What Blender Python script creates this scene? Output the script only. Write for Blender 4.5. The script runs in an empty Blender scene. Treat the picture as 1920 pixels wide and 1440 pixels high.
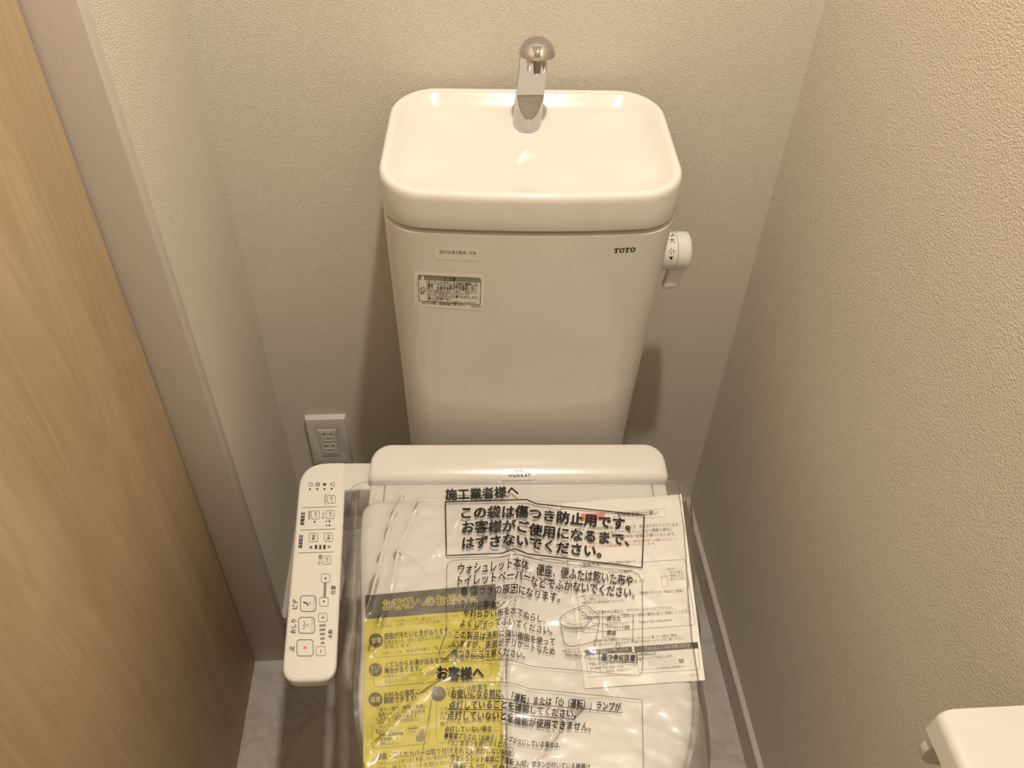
import bpy, bmesh, math, random
from mathutils import Vector, Matrix, noise
from mathutils.bvhtree import BVHTree

random.seed(4)
SC = bpy.context.scene
C = SC.collection

# ------------------------------------------------------------------ camera
R = [[0.99780199, -0.02606555, 0.06092442],
     [-0.06200113, -0.69172899, 0.71949069],
     [0.02338926, -0.72168663, -0.69182466]]
CAM = Vector((0.0, -1.0361, 1.385))
F = 1555.0                                   # focal length in pixels of the 1920x1440 frame
cd = bpy.data.cameras.new('camera')
cd.sensor_fit = 'HORIZONTAL'; cd.sensor_width = 36.0; cd.lens = F / 1920 * 36.0
cd.clip_start = 0.01; cd.clip_end = 20
cam = bpy.data.objects.new('camera', cd); C.objects.link(cam)
M = Matrix(((R[0][0], -R[0][1], -R[0][2], CAM.x), (R[1][0], -R[1][1], -R[1][2], CAM.y),
            (R[2][0], -R[2][1], -R[2][2], CAM.z), (0, 0, 0, 1)))
cam.matrix_world = M
SC.camera = cam

# ------------------------------------------------------------------ world, lamp, exposure
W = bpy.data.worlds.new('world'); SC.world = W; W.use_nodes = True
W.node_tree.nodes['Background'].inputs[0].default_value = (0.02, 0.018, 0.015, 1)
W.node_tree.nodes['Background'].inputs[1].default_value = 0.0
LAMP = Vector((0.15, -0.60, 2.285))
LAMP_POWER = 17.5
LAMP_COLOR = (1.0, 0.885, 0.735)
SC.view_settings.view_transform = 'Standard'
SC.view_settings.look = 'None'
SC.view_settings.gamma = 1.0
SC.view_settings.use_curve_mapping = False
SC.view_settings.exposure = 0.0

# ------------------------------------------------------------------ materials
def srgb(r, g, b):
    f = lambda c: (c / 255 / 12.92) if c / 255 <= 0.04045 else ((c / 255 + 0.055) / 1.055) ** 2.4
    return (f(r), f(g), f(b), 1)

MATS = {}
def mat(name, color, rough=0.5, metal=0.0, spec=0.5, coat=0.0):
    m = bpy.data.materials.new(name); m.use_nodes = True
    p = m.node_tree.nodes['Principled BSDF']
    p.inputs['Base Color'].default_value = color if len(color) == 4 else (*color, 1)
    p.inputs['Roughness'].default_value = rough
    p.inputs['Metallic'].default_value = metal
    p.inputs['Specular IOR Level'].default_value = spec
    p.inputs['Coat Weight'].default_value = coat
    MATS[name] = m
    return m

def node(m, t, **kw):
    n = m.node_tree.nodes.new(t)
    for k, v in kw.items(): setattr(n, k, v)
    return n
def link(m, a, b): m.node_tree.links.new(a, b)

def mapped(m, scale, rot=(0, 0, 0)):
    tc = node(m, 'ShaderNodeTexCoord'); mp = node(m, 'ShaderNodeMapping')
    mp.inputs['Scale'].default_value = scale; mp.inputs['Rotation'].default_value = rot
    link(m, tc.outputs['Object'], mp.inputs['Vector'])
    return mp.outputs['Vector']

def noise_tex(m, vec, scale, detail=3, rough=0.55, dist=0.0):
    n = node(m, 'ShaderNodeTexNoise')
    n.inputs['Scale'].default_value = scale; n.inputs['Detail'].default_value = detail
    n.inputs['Roughness'].default_value = rough; n.inputs['Distortion'].default_value = dist
    link(m, vec, n.inputs['Vector'])
    return n.outputs['Fac']

def ramp(m, fac, stops):
    r = node(m, 'ShaderNodeValToRGB')
    while len(r.color_ramp.elements) < len(stops): r.color_ramp.elements.new(0.5)
    for e, (p, c) in zip(r.color_ramp.elements, stops): e.position = p; e.color = c
    link(m, fac, r.inputs['Fac'])
    return r.outputs['Color']

def bump(m, height, strength, dist):
    b = node(m, 'ShaderNodeBump')
    b.inputs['Strength'].default_value = strength; b.inputs['Distance'].default_value = dist
    link(m, height, b.inputs['Height'])
    link(m, b.outputs['Normal'], m.node_tree.nodes['Principled BSDF'].inputs['Normal'])

def wallpaper(name, scale):
    m = mat(name, (0.70, 0.66, 0.58), 0.75, spec=0.25)
    v = mapped(m, scale)
    a = noise_tex(m, v, 1.0, 2, 0.5, 0.0)
    big = noise_tex(m, mapped(m, (1, 1, 1)), 6.0, 2)
    col = ramp(m, big, [(0.3, (0.720, 0.673, 0.586, 1)), (0.7, (0.732, 0.685, 0.597, 1))])
    link(m, col, m.node_tree.nodes['Principled BSDF'].inputs['Base Color'])
    bump(m, a, 1.0, 0.0021)
    return m

WP_BACK = wallpaper('wallpaper_back', (430, 430, 950))
WP_SIDE = wallpaper('wallpaper_side', (500, 500, 640))
PLAIN = mat('ceiling_paint', (0.72, 0.70, 0.66), 0.8, spec=0.2)

m = mat('door_wood', (0.6, 0.45, 0.28), 0.5, spec=0.3)
v = mapped(m, (1, 7.0, 0.75))
n1 = noise_tex(m, v, 1.6, 3, 0.5, 0.6)
wv = node(m, 'ShaderNodeMath', operation='MULTIPLY'); wv.inputs[1].default_value = 22.0
link(m, n1, wv.inputs[0])
fr = node(m, 'ShaderNodeMath', operation='PINGPONG'); fr.inputs[1].default_value = 1.0
link(m, wv.outputs[0], fr.inputs[0])
v3 = mapped(m, (1, 260, 5))
n3 = noise_tex(m, v3, 1.0, 2)
v4 = mapped(m, (1, 16, 0.9))
n4 = noise_tex(m, v4, 1.0, 2)
c1 = ramp(m, fr.outputs[0], [(0.0, (0.555, 0.425, 0.27, 1)), (0.55, (0.585, 0.455, 0.295, 1)), (1.0, (0.615, 0.485, 0.325, 1))])
c2 = ramp(m, n4, [(0.25, (0.84, 0.81, 0.77, 1)), (0.7, (1, 1, 1, 1))])
c3 = ramp(m, n3, [(0.3, (0.93, 0.92, 0.90, 1)), (0.65, (1, 1, 1, 1))])
mx = node(m, 'ShaderNodeMix', data_type='RGBA', blend_type='MULTIPLY'); mx.inputs[0].default_value = 1
link(m, c1, mx.inputs[6]); link(m, c2, mx.inputs[7])
mx2 = node(m, 'ShaderNodeMix', data_type='RGBA', blend_type='MULTIPLY'); mx2.inputs[0].default_value = 1
link(m, mx.outputs[2], mx2.inputs[6]); link(m, c3, mx2.inputs[7])
link(m, mx2.outputs[2], m.node_tree.nodes['Principled BSDF'].inputs['Base Color'])
bump(m, n3, 0.15, 0.0006)
WOOD = m

m = mat('casing_sheet', (0.56, 0.50, 0.47), 0.45, spec=0.35)
nn = noise_tex(m, mapped(m, (400, 400, 60)), 1.0, 2)
link(m, ramp(m, nn, [(0.3, (0.575, 0.525, 0.485, 1)), (0.7, (0.61, 0.56, 0.52, 1))]), m.node_tree.nodes['Principled BSDF'].inputs['Base Color'])
CASING = m
m = mat('baseboard_sheet', (0.56, 0.51, 0.46), 0.45, spec=0.35)
nn = noise_tex(m, mapped(m, (300, 30, 300)), 1.0, 2)
link(m, ramp(m, nn, [(0.3, (0.53, 0.48, 0.43, 1)), (0.7, (0.59, 0.54, 0.49, 1))]), m.node_tree.nodes['Principled BSDF'].inputs['Base Color'])
BASE = m

m = mat('marble_vinyl', (0.62, 0.60, 0.58), 0.35, spec=0.4)
v = mapped(m, (1, 1, 1), (0, 0, 0.7))
na = noise_tex(m, v, 9, 6, 0.65, 1.4)
nb = noise_tex(m, v, 3.2, 5, 0.6, 2.2)
c1 = ramp(m, na, [(0.30, (0.47, 0.44, 0.415, 1)), (0.6, (0.54, 0.51, 0.485, 1)), (0.8, (0.57, 0.545, 0.52, 1))])
c2 = ramp(m, nb, [(0.44, (1, 1, 1, 1)), (0.495, (0.78, 0.76, 0.75, 1)), (0.54, (1, 1, 1, 1))])
mx = node(m, 'ShaderNodeMix', data_type='RGBA', blend_type='MULTIPLY'); mx.inputs[0].default_value = 0.7
link(m, c1, mx.inputs[6]); link(m, c2, mx.inputs[7])
link(m, mx.outputs[2], m.node_tree.nodes['Principled BSDF'].inputs['Base Color'])
FLOOR = m

def subtle(name, col, rough, spec=0.5, coat=0.0, scale=30):
    m = mat(name, col, rough, 0, spec, coat)
    nn = noise_tex(m, mapped(m, (1, 1, 1)), scale, 2)
    k = 0.97
    link(m, ramp(m, nn, [(0.3, (col[0] * k, col[1] * k, col[2] * k, 1)), (0.7, (*col[:3], 1))]),
         m.node_tree.nodes['Principled BSDF'].inputs['Base Color'])
    return m
CERAMIC = subtle('white_ceramic', (0.75, 0.735, 0.708), 0.12, 0.5)
TANKM = CERAMIC
PLASTIC = subtle('white_plastic', (0.755, 0.735, 0.715), 0.20, 0.5)
HOLDM = PLASTIC
PANELM = subtle('panel_plastic', (0.79, 0.775, 0.74), 0.32, 0.4)
GREYPL = subtle('light_grey_plastic', (0.66, 0.645, 0.61), 0.3, 0.4)
OUTLETM = subtle('outlet_plastic', (0.70, 0.685, 0.65), 0.38, 0.4)
CHROME = mat('chrome', (0.55, 0.555, 0.56), 0.04, 1.0)
nn = noise_tex(CHROME, mapped(CHROME, (1, 1, 1)), 25, 2)
link(CHROME, ramp(CHROME, nn, [(0.2, (0.035, 0.035, 0.035, 1)), (0.8, (0.06, 0.06, 0.06, 1))]),
     CHROME.node_tree.nodes['Principled BSDF'].inputs['Roughness'])
PAPER = subtle('white_paper', (0.87, 0.845, 0.81), 0.55, 0.3)
YELLOW = subtle('yellow_paper', (0.68, 0.605, 0.075), 0.55, 0.3)
STICK = subtle('sticker_white', (0.83, 0.815, 0.78), 0.35, 0.4)
INK = mat('black_ink', (0.012, 0.011, 0.010), 0.4)
INKS = mat('soft_black_ink', (0.05, 0.046, 0.04), 0.45)
GREYINK = mat('grey_ink', (0.13, 0.118, 0.10), 0.5)
LGREYINK = mat('light_grey_ink', (0.42, 0.39, 0.35), 0.5)
REDINK = mat('red_ink', (0.72, 0.26, 0.19), 0.5)
SALMON = mat('salmon_ink', (0.80, 0.22, 0.16), 0.5)
CHAR = mat('charcoal_ink', (0.075, 0.066, 0.052), 0.5)
OLIVE = mat('olive_ink', (0.085, 0.07, 0.018), 0.5)
OLIVEL = mat('light_olive_ink', (0.26, 0.215, 0.05), 0.5)
YINK = mat('yellow_ink', (0.78, 0.66, 0.12), 0.5)
WINK = mat('white_ink', (0.82, 0.80, 0.75), 0.5)
ORANGE = mat('orange_ink', (0.85, 0.23, 0.05), 0.5)
BARINK = mat('bar_grey_ink', (0.26, 0.245, 0.225), 0.5)
MODELINK = mat('faded_print', (0.36, 0.34, 0.31), 0.5)

# clear polythene film: mostly transparent, faint milky haze, mirror-like by Fresnel
m = bpy.data.materials.new('clear_film'); m.use_nodes = True
nt = m.node_tree; nt.nodes.clear()
out = node(m, 'ShaderNodeOutputMaterial')
tr = node(m, 'ShaderNodeBsdfTransparent'); tr.inputs[0].default_value = (0.985, 0.982, 0.975, 1)
df = node(m, 'ShaderNodeBsdfDiffuse'); df.inputs[0].default_value = (0.85, 0.83, 0.79, 1)
gl0 = node(m, 'ShaderNodeBsdfGlossy'); gl0.inputs['Roughness'].default_value = 0.10
gl1 = node(m, 'ShaderNodeBsdfGlossy'); gl1.inputs['Roughness'].default_value = 0.40
gl = node(m, 'ShaderNodeMixShader'); gl.inputs[0].default_value = 0.55
link(m, gl0.outputs[0], gl.inputs[1]); link(m, gl1.outputs[0], gl.inputs[2])
fre = node(m, 'ShaderNodeFresnel'); fre.inputs['IOR'].default_value = 1.5
mA = node(m, 'ShaderNodeMixShader')
hz = noise_tex(m, mapped(m, (1, 1, 1)), 14, 3)
hm = node(m, 'ShaderNodeMapRange'); hm.inputs[3].default_value = 0.025; hm.inputs[4].default_value = 0.075
link(m, hz, hm.inputs[0]); link(m, hm.outputs[0], mA.inputs[0])
link(m, tr.outputs[0], mA.inputs[1]); link(m, df.outputs[0], mA.inputs[2])
fm = node(m, 'ShaderNodeMath', operation='MULTIPLY'); fm.inputs[1].default_value = 1.8
link(m, fre.outputs[0], fm.inputs[0]); fm.use_clamp = True
mB = node(m, 'ShaderNodeMixShader')
link(m, fm.outputs[0], mB.inputs[0]); link(m, mA.outputs[0], mB.inputs[1]); link(m, gl.outputs[0], mB.inputs[2])
link(m, mB.outputs[0], out.inputs[0])
FILM = m

m = bpy.data.materials.new('lamp_diffuser'); m.use_nodes = True
p = m.node_tree.nodes['Principled BSDF']
p.inputs['Base Color'].default_value = (0.9, 0.85, 0.75, 1)
p.inputs['Roughness'].default_value = 0.4
DIFFUSER = m

# ------------------------------------------------------------------ helpers
def empty(name, loc, label=None, cat=None, group=None):
    o = bpy.data.objects.new(name, None); C.objects.link(o); o.location = loc
    o.empty_display_size = 0.05
    if label: o['label'] = label
    if cat: o['category'] = cat
    if group: o['group'] = group
    return o

def rootloc(o):
    l = Vector((0, 0, 0))
    while o is not None: l += o.location; o = o.parent
    return l

def mesh(name, verts, faces, material, parent=None, smooth=None, label=None, kind=None):
    """verts in world coordinates; the object sits under its parent without moving them"""
    off = rootloc(parent)
    me = bpy.data.meshes.new(name)
    me.from_pydata([tuple(Vector(v) - off) for v in verts], [], faces)
    me.update()
    if material: me.materials.append(material)
    o = bpy.data.objects.new(name, me); C.objects.link(o)
    if parent is not None: o.parent = parent
    if smooth is not None: shade(o, smooth)
    if label: o['label'] = label
    if kind: o['kind'] = kind
    return o

def shade(o, angle):
    me = o.data
    bm = bmesh.new(); bm.from_mesh(me)
    bmesh.ops.recalc_face_normals(bm, faces=bm.faces)
    for f in bm.faces: f.smooth = True
    for e in bm.edges:
        e.smooth = not (len(e.link_faces) == 2 and e.calc_face_angle(0) > math.radians(angle)) if len(e.link_faces) == 2 else True
    bm.to_mesh(me); bm.free(); me.update()

def tag(o, label, cat, group=None):
    o['label'] = label; o['category'] = cat
    if group: o['group'] = group

def structure(o):
    o['kind'] = 'structure'; return o

def box_data(a, b):
    x0, y0, z0 = a; x1, y1, z1 = b
    v = [(x0, y0, z0), (x1, y0, z0), (x1, y1, z0), (x0, y1, z0), (x0, y0, z1), (x1, y0, z1), (x1, y1, z1), (x0, y1, z1)]
    f = [(0, 3, 2, 1), (4, 5, 6, 7), (0, 1, 5, 4), (1, 2, 6, 5), (2, 3, 7, 6), (3, 0, 4, 7)]
    return v, f

def bevel(o, w, seg=2, angle=30):
    bm = bmesh.new(); bm.from_mesh(o.data)
    es = [e for e in bm.edges if len(e.link_faces) == 2 and e.calc_face_angle(0) > math.radians(angle)]
    bmesh.ops.bevel(bm, geom=es, offset=w, segments=seg, affect='EDGES', profile=0.5)
    bm.to_mesh(o.data); bm.free(); shade(o, 40)

def box(name, a, b, material, parent=None, bev=0.0, seg=2):
    v, f = box_data(a, b)
    o = mesh(name, v, f, material, parent)
    if bev: bevel(o, bev, seg)
    return o

def loft(rings, cap0=True, cap1=True, closed=True):
    n = len(rings[0]); verts = [p for r in rings for p in r]; faces = []
    for k in range(len(rings) - 1):
        for i in range(n if closed else n - 1):
            j = (i + 1) % n
            faces.append((k * n + i, k * n + j, (k + 1) * n + j, (k + 1) * n + i))
    if cap0: faces.append(tuple(range(n - 1, -1, -1)))
    if cap1: faces.append(tuple((len(rings) - 1) * n + i for i in range(n)))
    return verts, faces

def rrect(hx, yb, yf, rb, rf, bow=0.0, taper=0.0, seg=9, es=8):
    """rounded rectangle, back edge at yb and front edge at yf (yf < yb), counted the same for all sizes"""
    pts = []
    corners = [((-hx + rf), (yf + rf), rf, math.pi), ((hx - rf), (yf + rf), rf, 1.5 * math.pi),
               ((hx - rb), (yb - rb), rb, 0.0), ((-hx + rb), (yb - rb), rb, 0.5 * math.pi)]
    arcs = []
    for cx, cy, r, a0 in corners:
        arcs.append([(cx + r * math.cos(a0 + k / seg * math.pi / 2), cy + r * math.sin(a0 + k / seg * math.pi / 2)) for k in range(seg + 1)])
    for i in range(4):
        pts += arcs[i]
        a, b = arcs[i][-1], arcs[(i + 1) % 4][0]
        pts += [(a[0] + (b[0] - a[0]) * k / es, a[1] + (b[1] - a[1]) * k / es) for k in range(1, es)]
    outp = []
    for x, y in pts:
        t = (yb - y) / max(1e-6, yb - yf)
        xx = x * (1 + taper * (t - 0.5))
        outp.append((xx, y - bow * t * t * (1 - min(1, (x / max(hx, 1e-6)) ** 2))))
    return outp

ROT = math.radians(-2.2); ORG = Vector((0.0935, 0, 0))
CR, SR = math.cos(ROT), math.sin(ROT)
def L(x, y, z):                                # frame of the toilet: it stands a touch askew to the wall
    return (ORG.x + x * CR - y * SR, ORG.y + x * SR + y * CR, z)
def Lr(pts, zf):
    return [L(x, y, zf(x, y) if callable(zf) else zf) for x, y in pts]
def LBr(pts, zf):
    return [L(x - .006, y, zf(x, y) if callable(zf) else zf) for x, y in pts]

def LB(x, y, z): return L(x - .006, y, z)

# line of sight through a photo pixel, for measuring points off surfaces
def sight(px, py):
    a, b = px - 960.0, py - 720.0
    return Vector((R[0][0] * a + R[0][1] * b + R[0][2] * F, R[1][0] * a + R[1][1] * b + R[1][2] * F,
                   R[2][0] * a + R[2][1] * b + R[2][2] * F)).normalized()
def at_z(px, py, z):
    d = sight(px, py); return CAM + d * ((z - CAM.z) / d.z)

class Surf:
    """a built surface on which print is laid"""
    def __init__(self, objs, off=0.00025):
        verts = []; polys = []
        for o in (objs if isinstance(objs, list) else [objs]):
            l = rootloc(o); b = len(verts)
            verts += [v.co + l for v in o.data.vertices]
            polys += [[b + i for i in p.vertices] for p in o.data.polygons]
        self.t = BVHTree.FromPolygons(verts, polys); self.off = off
    def hit(self, px, py):
        d = sight(px, py)
        loc, nor, i, dist = self.t.ray_cast(CAM, d)
        if loc is None: return None
        if nor.dot(d) > 0: nor = -nor
        return loc + nor * self.off

class Plane:
    def __init__(self, p, n, off=0.0): self.p = Vector(p); self.n = Vector(n).normalized(); self.off = off
    def hit(self, px, py):
        d = sight(px, py)
        return CAM + d * ((self.p - CAM).dot(self.n) / d.dot(self.n)) + self.n * self.off

_fc = bpy.data.curves.new('lettering_source', 'FONT'); _fc.resolution_u = 2
_fo = bpy.data.objects.new('lettering_source', _fc); C.objects.link(_fo)
def glyphs(body, weight=0.0, shear=0.0):
    _fc.body = body; _fc.shear = shear
    dg = bpy.context.evaluated_depsgraph_get(); dg.update()
    e = _fo.evaluated_get(dg); me = e.to_mesh()
    v = [(p.co.x, p.co.y) for p in me.vertices]; f = [tuple(p.vertices) for p in me.polygons]
    e.to_mesh_clear()
    weight = weight * 1.35 + .0045
    if weight > 0.003:                           # heavier type: the same outline overprinted a hair apart
        n = len(v); V2, F2 = [], []
        offs = [(weight, 0), (-weight, 0), (0, weight), (0, -weight)] if weight > .012 else [(weight, weight * .5), (-weight, -weight * .5)]
        for k, (a, b) in enumerate(offs):
            V2 += [(x + a, y + b) for x, y in v]; F2 += [tuple(i + k * n for i in q) for q in f]
        return V2, F2
    return v, f

def along(pts, t):
    if len(pts) == 2:
        (a, b), (c, d) = pts; return (a + (c - a) * t, b + (d - b) * t)
    ls = [math.hypot(pts[i + 1][0] - pts[i][0], pts[i + 1][1] - pts[i][1]) for i in range(len(pts) - 1)]
    s = t * sum(ls)
    for i, l in enumerate(ls):
        if s <= l or i == len(ls) - 1:
            k = s / l
            return (pts[i][0] + (pts[i + 1][0] - pts[i][0]) * k, pts[i][1] + (pts[i + 1][1] - pts[i][1]) * k)
        s -= l

class Print:
    """flat print on one surface; one mesh for each ink"""
    def __init__(self, surf, lift=0.0):
        self.s = surf; self.v = {}; self.f = {}
    def add(self, mt, pts, faces):
        key = mt.name
        V = self.v.setdefault(key, []); Fc = self.f.setdefault(key, [])
        ids = []
        for x, y in pts:
            h = self.s.hit(x, y)
            if h is None: ids.append(-1)
            else: ids.append(len(V)); V.append(h)
        for f in faces:
            q = [ids[i] for i in f]
            if min(q) >= 0: Fc.append(tuple(q))
    def text(self, mt, body, pts, h, weight=0.0, up=None, shear=0.0):
        v, f = glyphs(body, weight, shear)
        if not v: return
        x0 = min(p[0] for p in v); x1 = max(p[0] for p in v)
        ax, ay = pts[0]; bx, by = pts[-1]
        ln = math.hypot(bx - ax, by - ay)
        if up is None: up = ((by - ay) / ln, -(bx - ax) / ln)
        k = h / 0.86
        res = []
        for x, y in v:
            a = along(pts, (x - x0) / max(1e-6, x1 - x0))
            res.append((a[0] + up[0] * y * k, a[1] + up[1] * y * k))
        self.add(mt, res, f)
    def line(self, mt, pts, w, closed=False, step=5.0):
        if closed: pts = pts + [pts[0]]
        fine = []
        for i in range(len(pts) - 1):
            a, b = pts[i], pts[i + 1]
            n = max(1, int(math.hypot(b[0] - a[0], b[1] - a[1]) / step))
            fine += [(a[0] + (b[0] - a[0]) * k / n, a[1] + (b[1] - a[1]) * k / n) for k in range(n)]
        fine.append(pts[-1])
        V = []
        for i, p in enumerate(fine):
            a = fine[max(0, i - 1)]; b = fine[min(len(fine) - 1, i + 1)]
            dx, dy = b[0] - a[0], b[1] - a[1]; l = math.hypot(dx, dy) or 1
            V += [(p[0] - dy / l * w / 2, p[1] + dx / l * w / 2), (p[0] + dy / l * w / 2, p[1] - dx / l * w / 2)]
        self.add(mt, V, [(2 * i, 2 * i + 1, 2 * i + 3, 2 * i + 2) for i in range(len(fine) - 1)])
    def dashed(self, mt, pts, w, dash, gap):
        for i in range(len(pts) - 1):
            a, b = pts[i], pts[i + 1]; l = math.hypot(b[0] - a[0], b[1] - a[1]); s = 0
            while s < l:
                e = min(l, s + dash)
                P = lambda q: (a[0] + (b[0] - a[0]) * q / l, a[1] + (b[1] - a[1]) * q / l)
                self.line(mt, [P(s), P(e)], w); s += dash + gap
    def quad(self, mt, c, n=8):
        (ax, ay), (bx, by), (cx, cy), (dx, dy) = c
        V = []
        for j in range(n + 1):
            for i in range(n + 1):
                s, t = i / n, j / n
                V.append((ax * (1 - s) * (1 - t) + bx * s * (1 - t) + cx * s * t + dx * (1 - s) * t,
                          ay * (1 - s) * (1 - t) + by * s * (1 - t) + cy * s * t + dy * (1 - s) * t))
        w = n + 1
        self.add(mt, V, [(j * w + i, j * w + i + 1, (j + 1) * w + i + 1, (j + 1) * w + i) for j in range(n) for i in range(n)])
    def poly(self, mt, pts):
        self.add(mt, pts, [tuple(range(len(pts)))])
    def disc(self, mt, cx, cy, rx, ry=None, n=28):
        ry = ry or rx
        self.poly(mt, [(cx + rx * math.cos(k / n * 2 * math.pi), cy + ry * math.sin(k / n * 2 * math.pi)) for k in range(n)])
    def ring(self, mt, cx, cy, rx, ry, w, a0=0.0, a1=2 * math.pi, n=28):
        self.line(mt, [(cx + rx * math.cos(a0 + (a1 - a0) * k / n), cy + ry * math.sin(a0 + (a1 - a0) * k / n)) for k in range(n + 1)], w)
    def rsquare(self, mt, cx, cy, sx, sy, r, w, ang=0.0):
        pts = []
        for qx, qy, a0 in ((1, 1, 0), (-1, 1, 90), (-1, -1, 180), (1, -1, 270)):
            for k in range(5):
                a = math.radians(a0 + k * 22.5)
                pts.append((qx * (sx / 2 - r) + r * math.cos(a), qy * (sy / 2 - r) + r * math.sin(a)))
        ca, sa = math.cos(ang), math.sin(ang)
        self.line(mt, [(cx + x * ca - y * sa, cy + x * sa + y * ca) for x, y in pts], w, closed=True)
    def emit(self, parent, label=None):
        res = []
        for key in self.v:
            o = mesh('print', self.v[key], self.f[key], bpy.data.materials[key], parent)
            o['kind'] = 'stuff'
            res.append(o)
        return res

def logo(pr, mt, x0, y0, x1, y1, h, italic=0.25):
    """four slab-serif letters T O T O between two points of the baseline"""
    ln = math.hypot(x1 - x0, y1 - y0); dx, dy = (x1 - x0) / ln, (y1 - y0) / ln
    P = lambda u, v: (x0 + dx * (u + italic * v) + dy * v, y0 + dy * (u + italic * v) - dx * v)
    cw = ln / 4.15
    for k in range(4):
        u = k * cw * 1.03
        if k % 2 == 0:
            w = cw * 0.94; s = w * 0.3; t = h * 0.17
            for a in ([(0, h - t), (w, h - t), (w, h), (0, h)], [(w / 2 - s / 2, 0), (w / 2 + s / 2, 0), (w / 2 + s / 2, h), (w / 2 - s / 2, h)],
                      [(w * .22, 0), (w * .78, 0), (w * .78, t), (w * .22, t)], [(0, h * .66), (w * .11, h * .66), (w * .14, h), (0, h)],
                      [(w * .89, h * .66), (w, h * .66), (w, h), (w * .86, h)]):
                pr.add(mt, [P(u + p[0], p[1]) for p in a], [(0, 1, 2, 3)])
        else:
            w = cw * 0.98; n = 20; V = []
            for i in range(n):
                a = i / n * 2 * math.pi
                V += [P(u + w / 2 + w / 2 * math.cos(a), h / 2 + h / 2 * math.sin(a)),
                      P(u + w / 2 + w * .24 * math.cos(a), h / 2 + h * .33 * math.sin(a))]
            pr.add(mt, V, [(2 * i, 2 * ((i + 1) % n), 2 * ((i + 1) % n) + 1, 2 * i + 1) for i in range(n)])

# ------------------------------------------------------------------ the room
XL, XR, YF, ZC = -0.318, 0.459, -1.50, 2.30
XD = -0.42                                     # outer plane behind the door
structure(box('floor', (XD - .1, YF - .1, -0.05), (XR + .1, 0.1, 0.0), FLOOR))
structure(box('ceiling', (XD - .1, YF - .1, ZC), (XR + .1, 0.1, ZC + .05), PLAIN))
structure(box('wall_back', (XD - .1, 0.0, 0.0), (XR + .1, 0.1, ZC), WP_BACK))
structure(box('wall_right', (XR, YF - .1, 0.0), (XR + .1, 0.0, ZC), WP_SIDE))
structure(box('wall_front', (XD - .1, YF - .1, 0.0), (XR, YF, ZC), WP_BACK))
YJ, YJ2, ZD = -0.289, -1.12, 2.02              # door opening
wl = empty('wall_left', (XL, 0, 0)); wl['kind'] = 'structure'
box('wall_panel', (XL - .1, YJ + .02, 0), (XL, 0, ZC), WP_SIDE, wl)
box('wall_panel', (XL - .1, YF, 0), (XL, YJ2 - .02, ZC), WP_SIDE, wl)
box('wall_panel', (XL - .1, YJ2 - .02, ZD + .02), (XL, YJ + .02, ZC), WP_SIDE, wl)

tr1 = empty('trim_1', (XL, YJ, 0)); tr1['kind'] = 'structure'
def trim_box(n, a, b): box(n, a, b, CASING, tr1, 0.0012, 2)
trim_box('jamb', (XL - .098, YJ, 0), (XL + .004, YJ + .0215, ZD + .022))
trim_box('jamb', (XL - .098, YJ2 - .0215, 0), (XL + .004, YJ2, ZD + .022))
trim_box('head_casing', (XL - .098, YJ2, ZD), (XL + .004, YJ, ZD + .022))

dr = empty('door_1', (-0.377, -0.70, 0)); dr['kind'] = 'structure'
slab_x = lambda z: -0.3775 + 0.0150 * min(z, ZD)
v, f = [], []
y0, y1 = YJ - .0032, YJ2 + .0032
v = [(slab_x(0), y0, .002), (slab_x(0), y1, .002), (slab_x(ZD), y1, ZD - .002), (slab_x(ZD), y0, ZD - .002)]
v += [(x - .034, y, z) for x, y, z in v]
f = [(0, 1, 2, 3), (7, 6, 5, 4), (0, 4, 5, 1), (1, 5, 6, 2), (2, 6, 7, 3), (3, 7, 4, 0)]
mesh('door_leaf', v, f, WOOD, dr)
bevel(bpy.data.objects['door_leaf'], 0.001, 2)
# recessed finger pull near the far edge
px_ = slab_x(0.95)
def disc_x(name, c, r, x0, x1, material, parent, n=32):
    rings = [[(x, c[0] + r * math.cos(k / n * 2 * math.pi), c[1] + r * math.sin(k / n * 2 * math.pi)) for k in range(n)] for x in (x0, x1)]
    v, f = loft(rings); return mesh(name, v, f, material, parent, 40)
hnd = disc_x('handle', (-1.06, 0.95), 0.026, px_ - .001, px_ + .0035, CHROME, dr)

def baseboard(name, pts, n, h=.055, t=.009):
    """board of height h along pts[0]-pts[1], standing proud of the wall by t along n"""
    (ax, ay), (bx, by) = pts; nx, ny = n
    prof = [(0, 0), (t, 0), (t, h * .60), (t - .0007, h * .605), (t - .0007, h * .635), (t, h * .64), (t, h - .0012), (t - .0012, h), (0, h)]
    rings = [[(q[0] + nx * a, q[1] + ny * a, z) for a, z in prof] for q in ((ax, ay), (bx, by))]
    v, f = loft(rings)
    return structure(mesh(name, v, f, BASE, None, 30))
baseboard('baseboard_right', ((XR, 0), (XR, YF)), (-1, 0))
baseboard('baseboard_left', ((XL, -.009), (XL, YJ + .0215)), (1, 0), .105)
baseboard('baseboard_back', ((XL, 0), (XR - .009, 0)), (0, -1))

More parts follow.
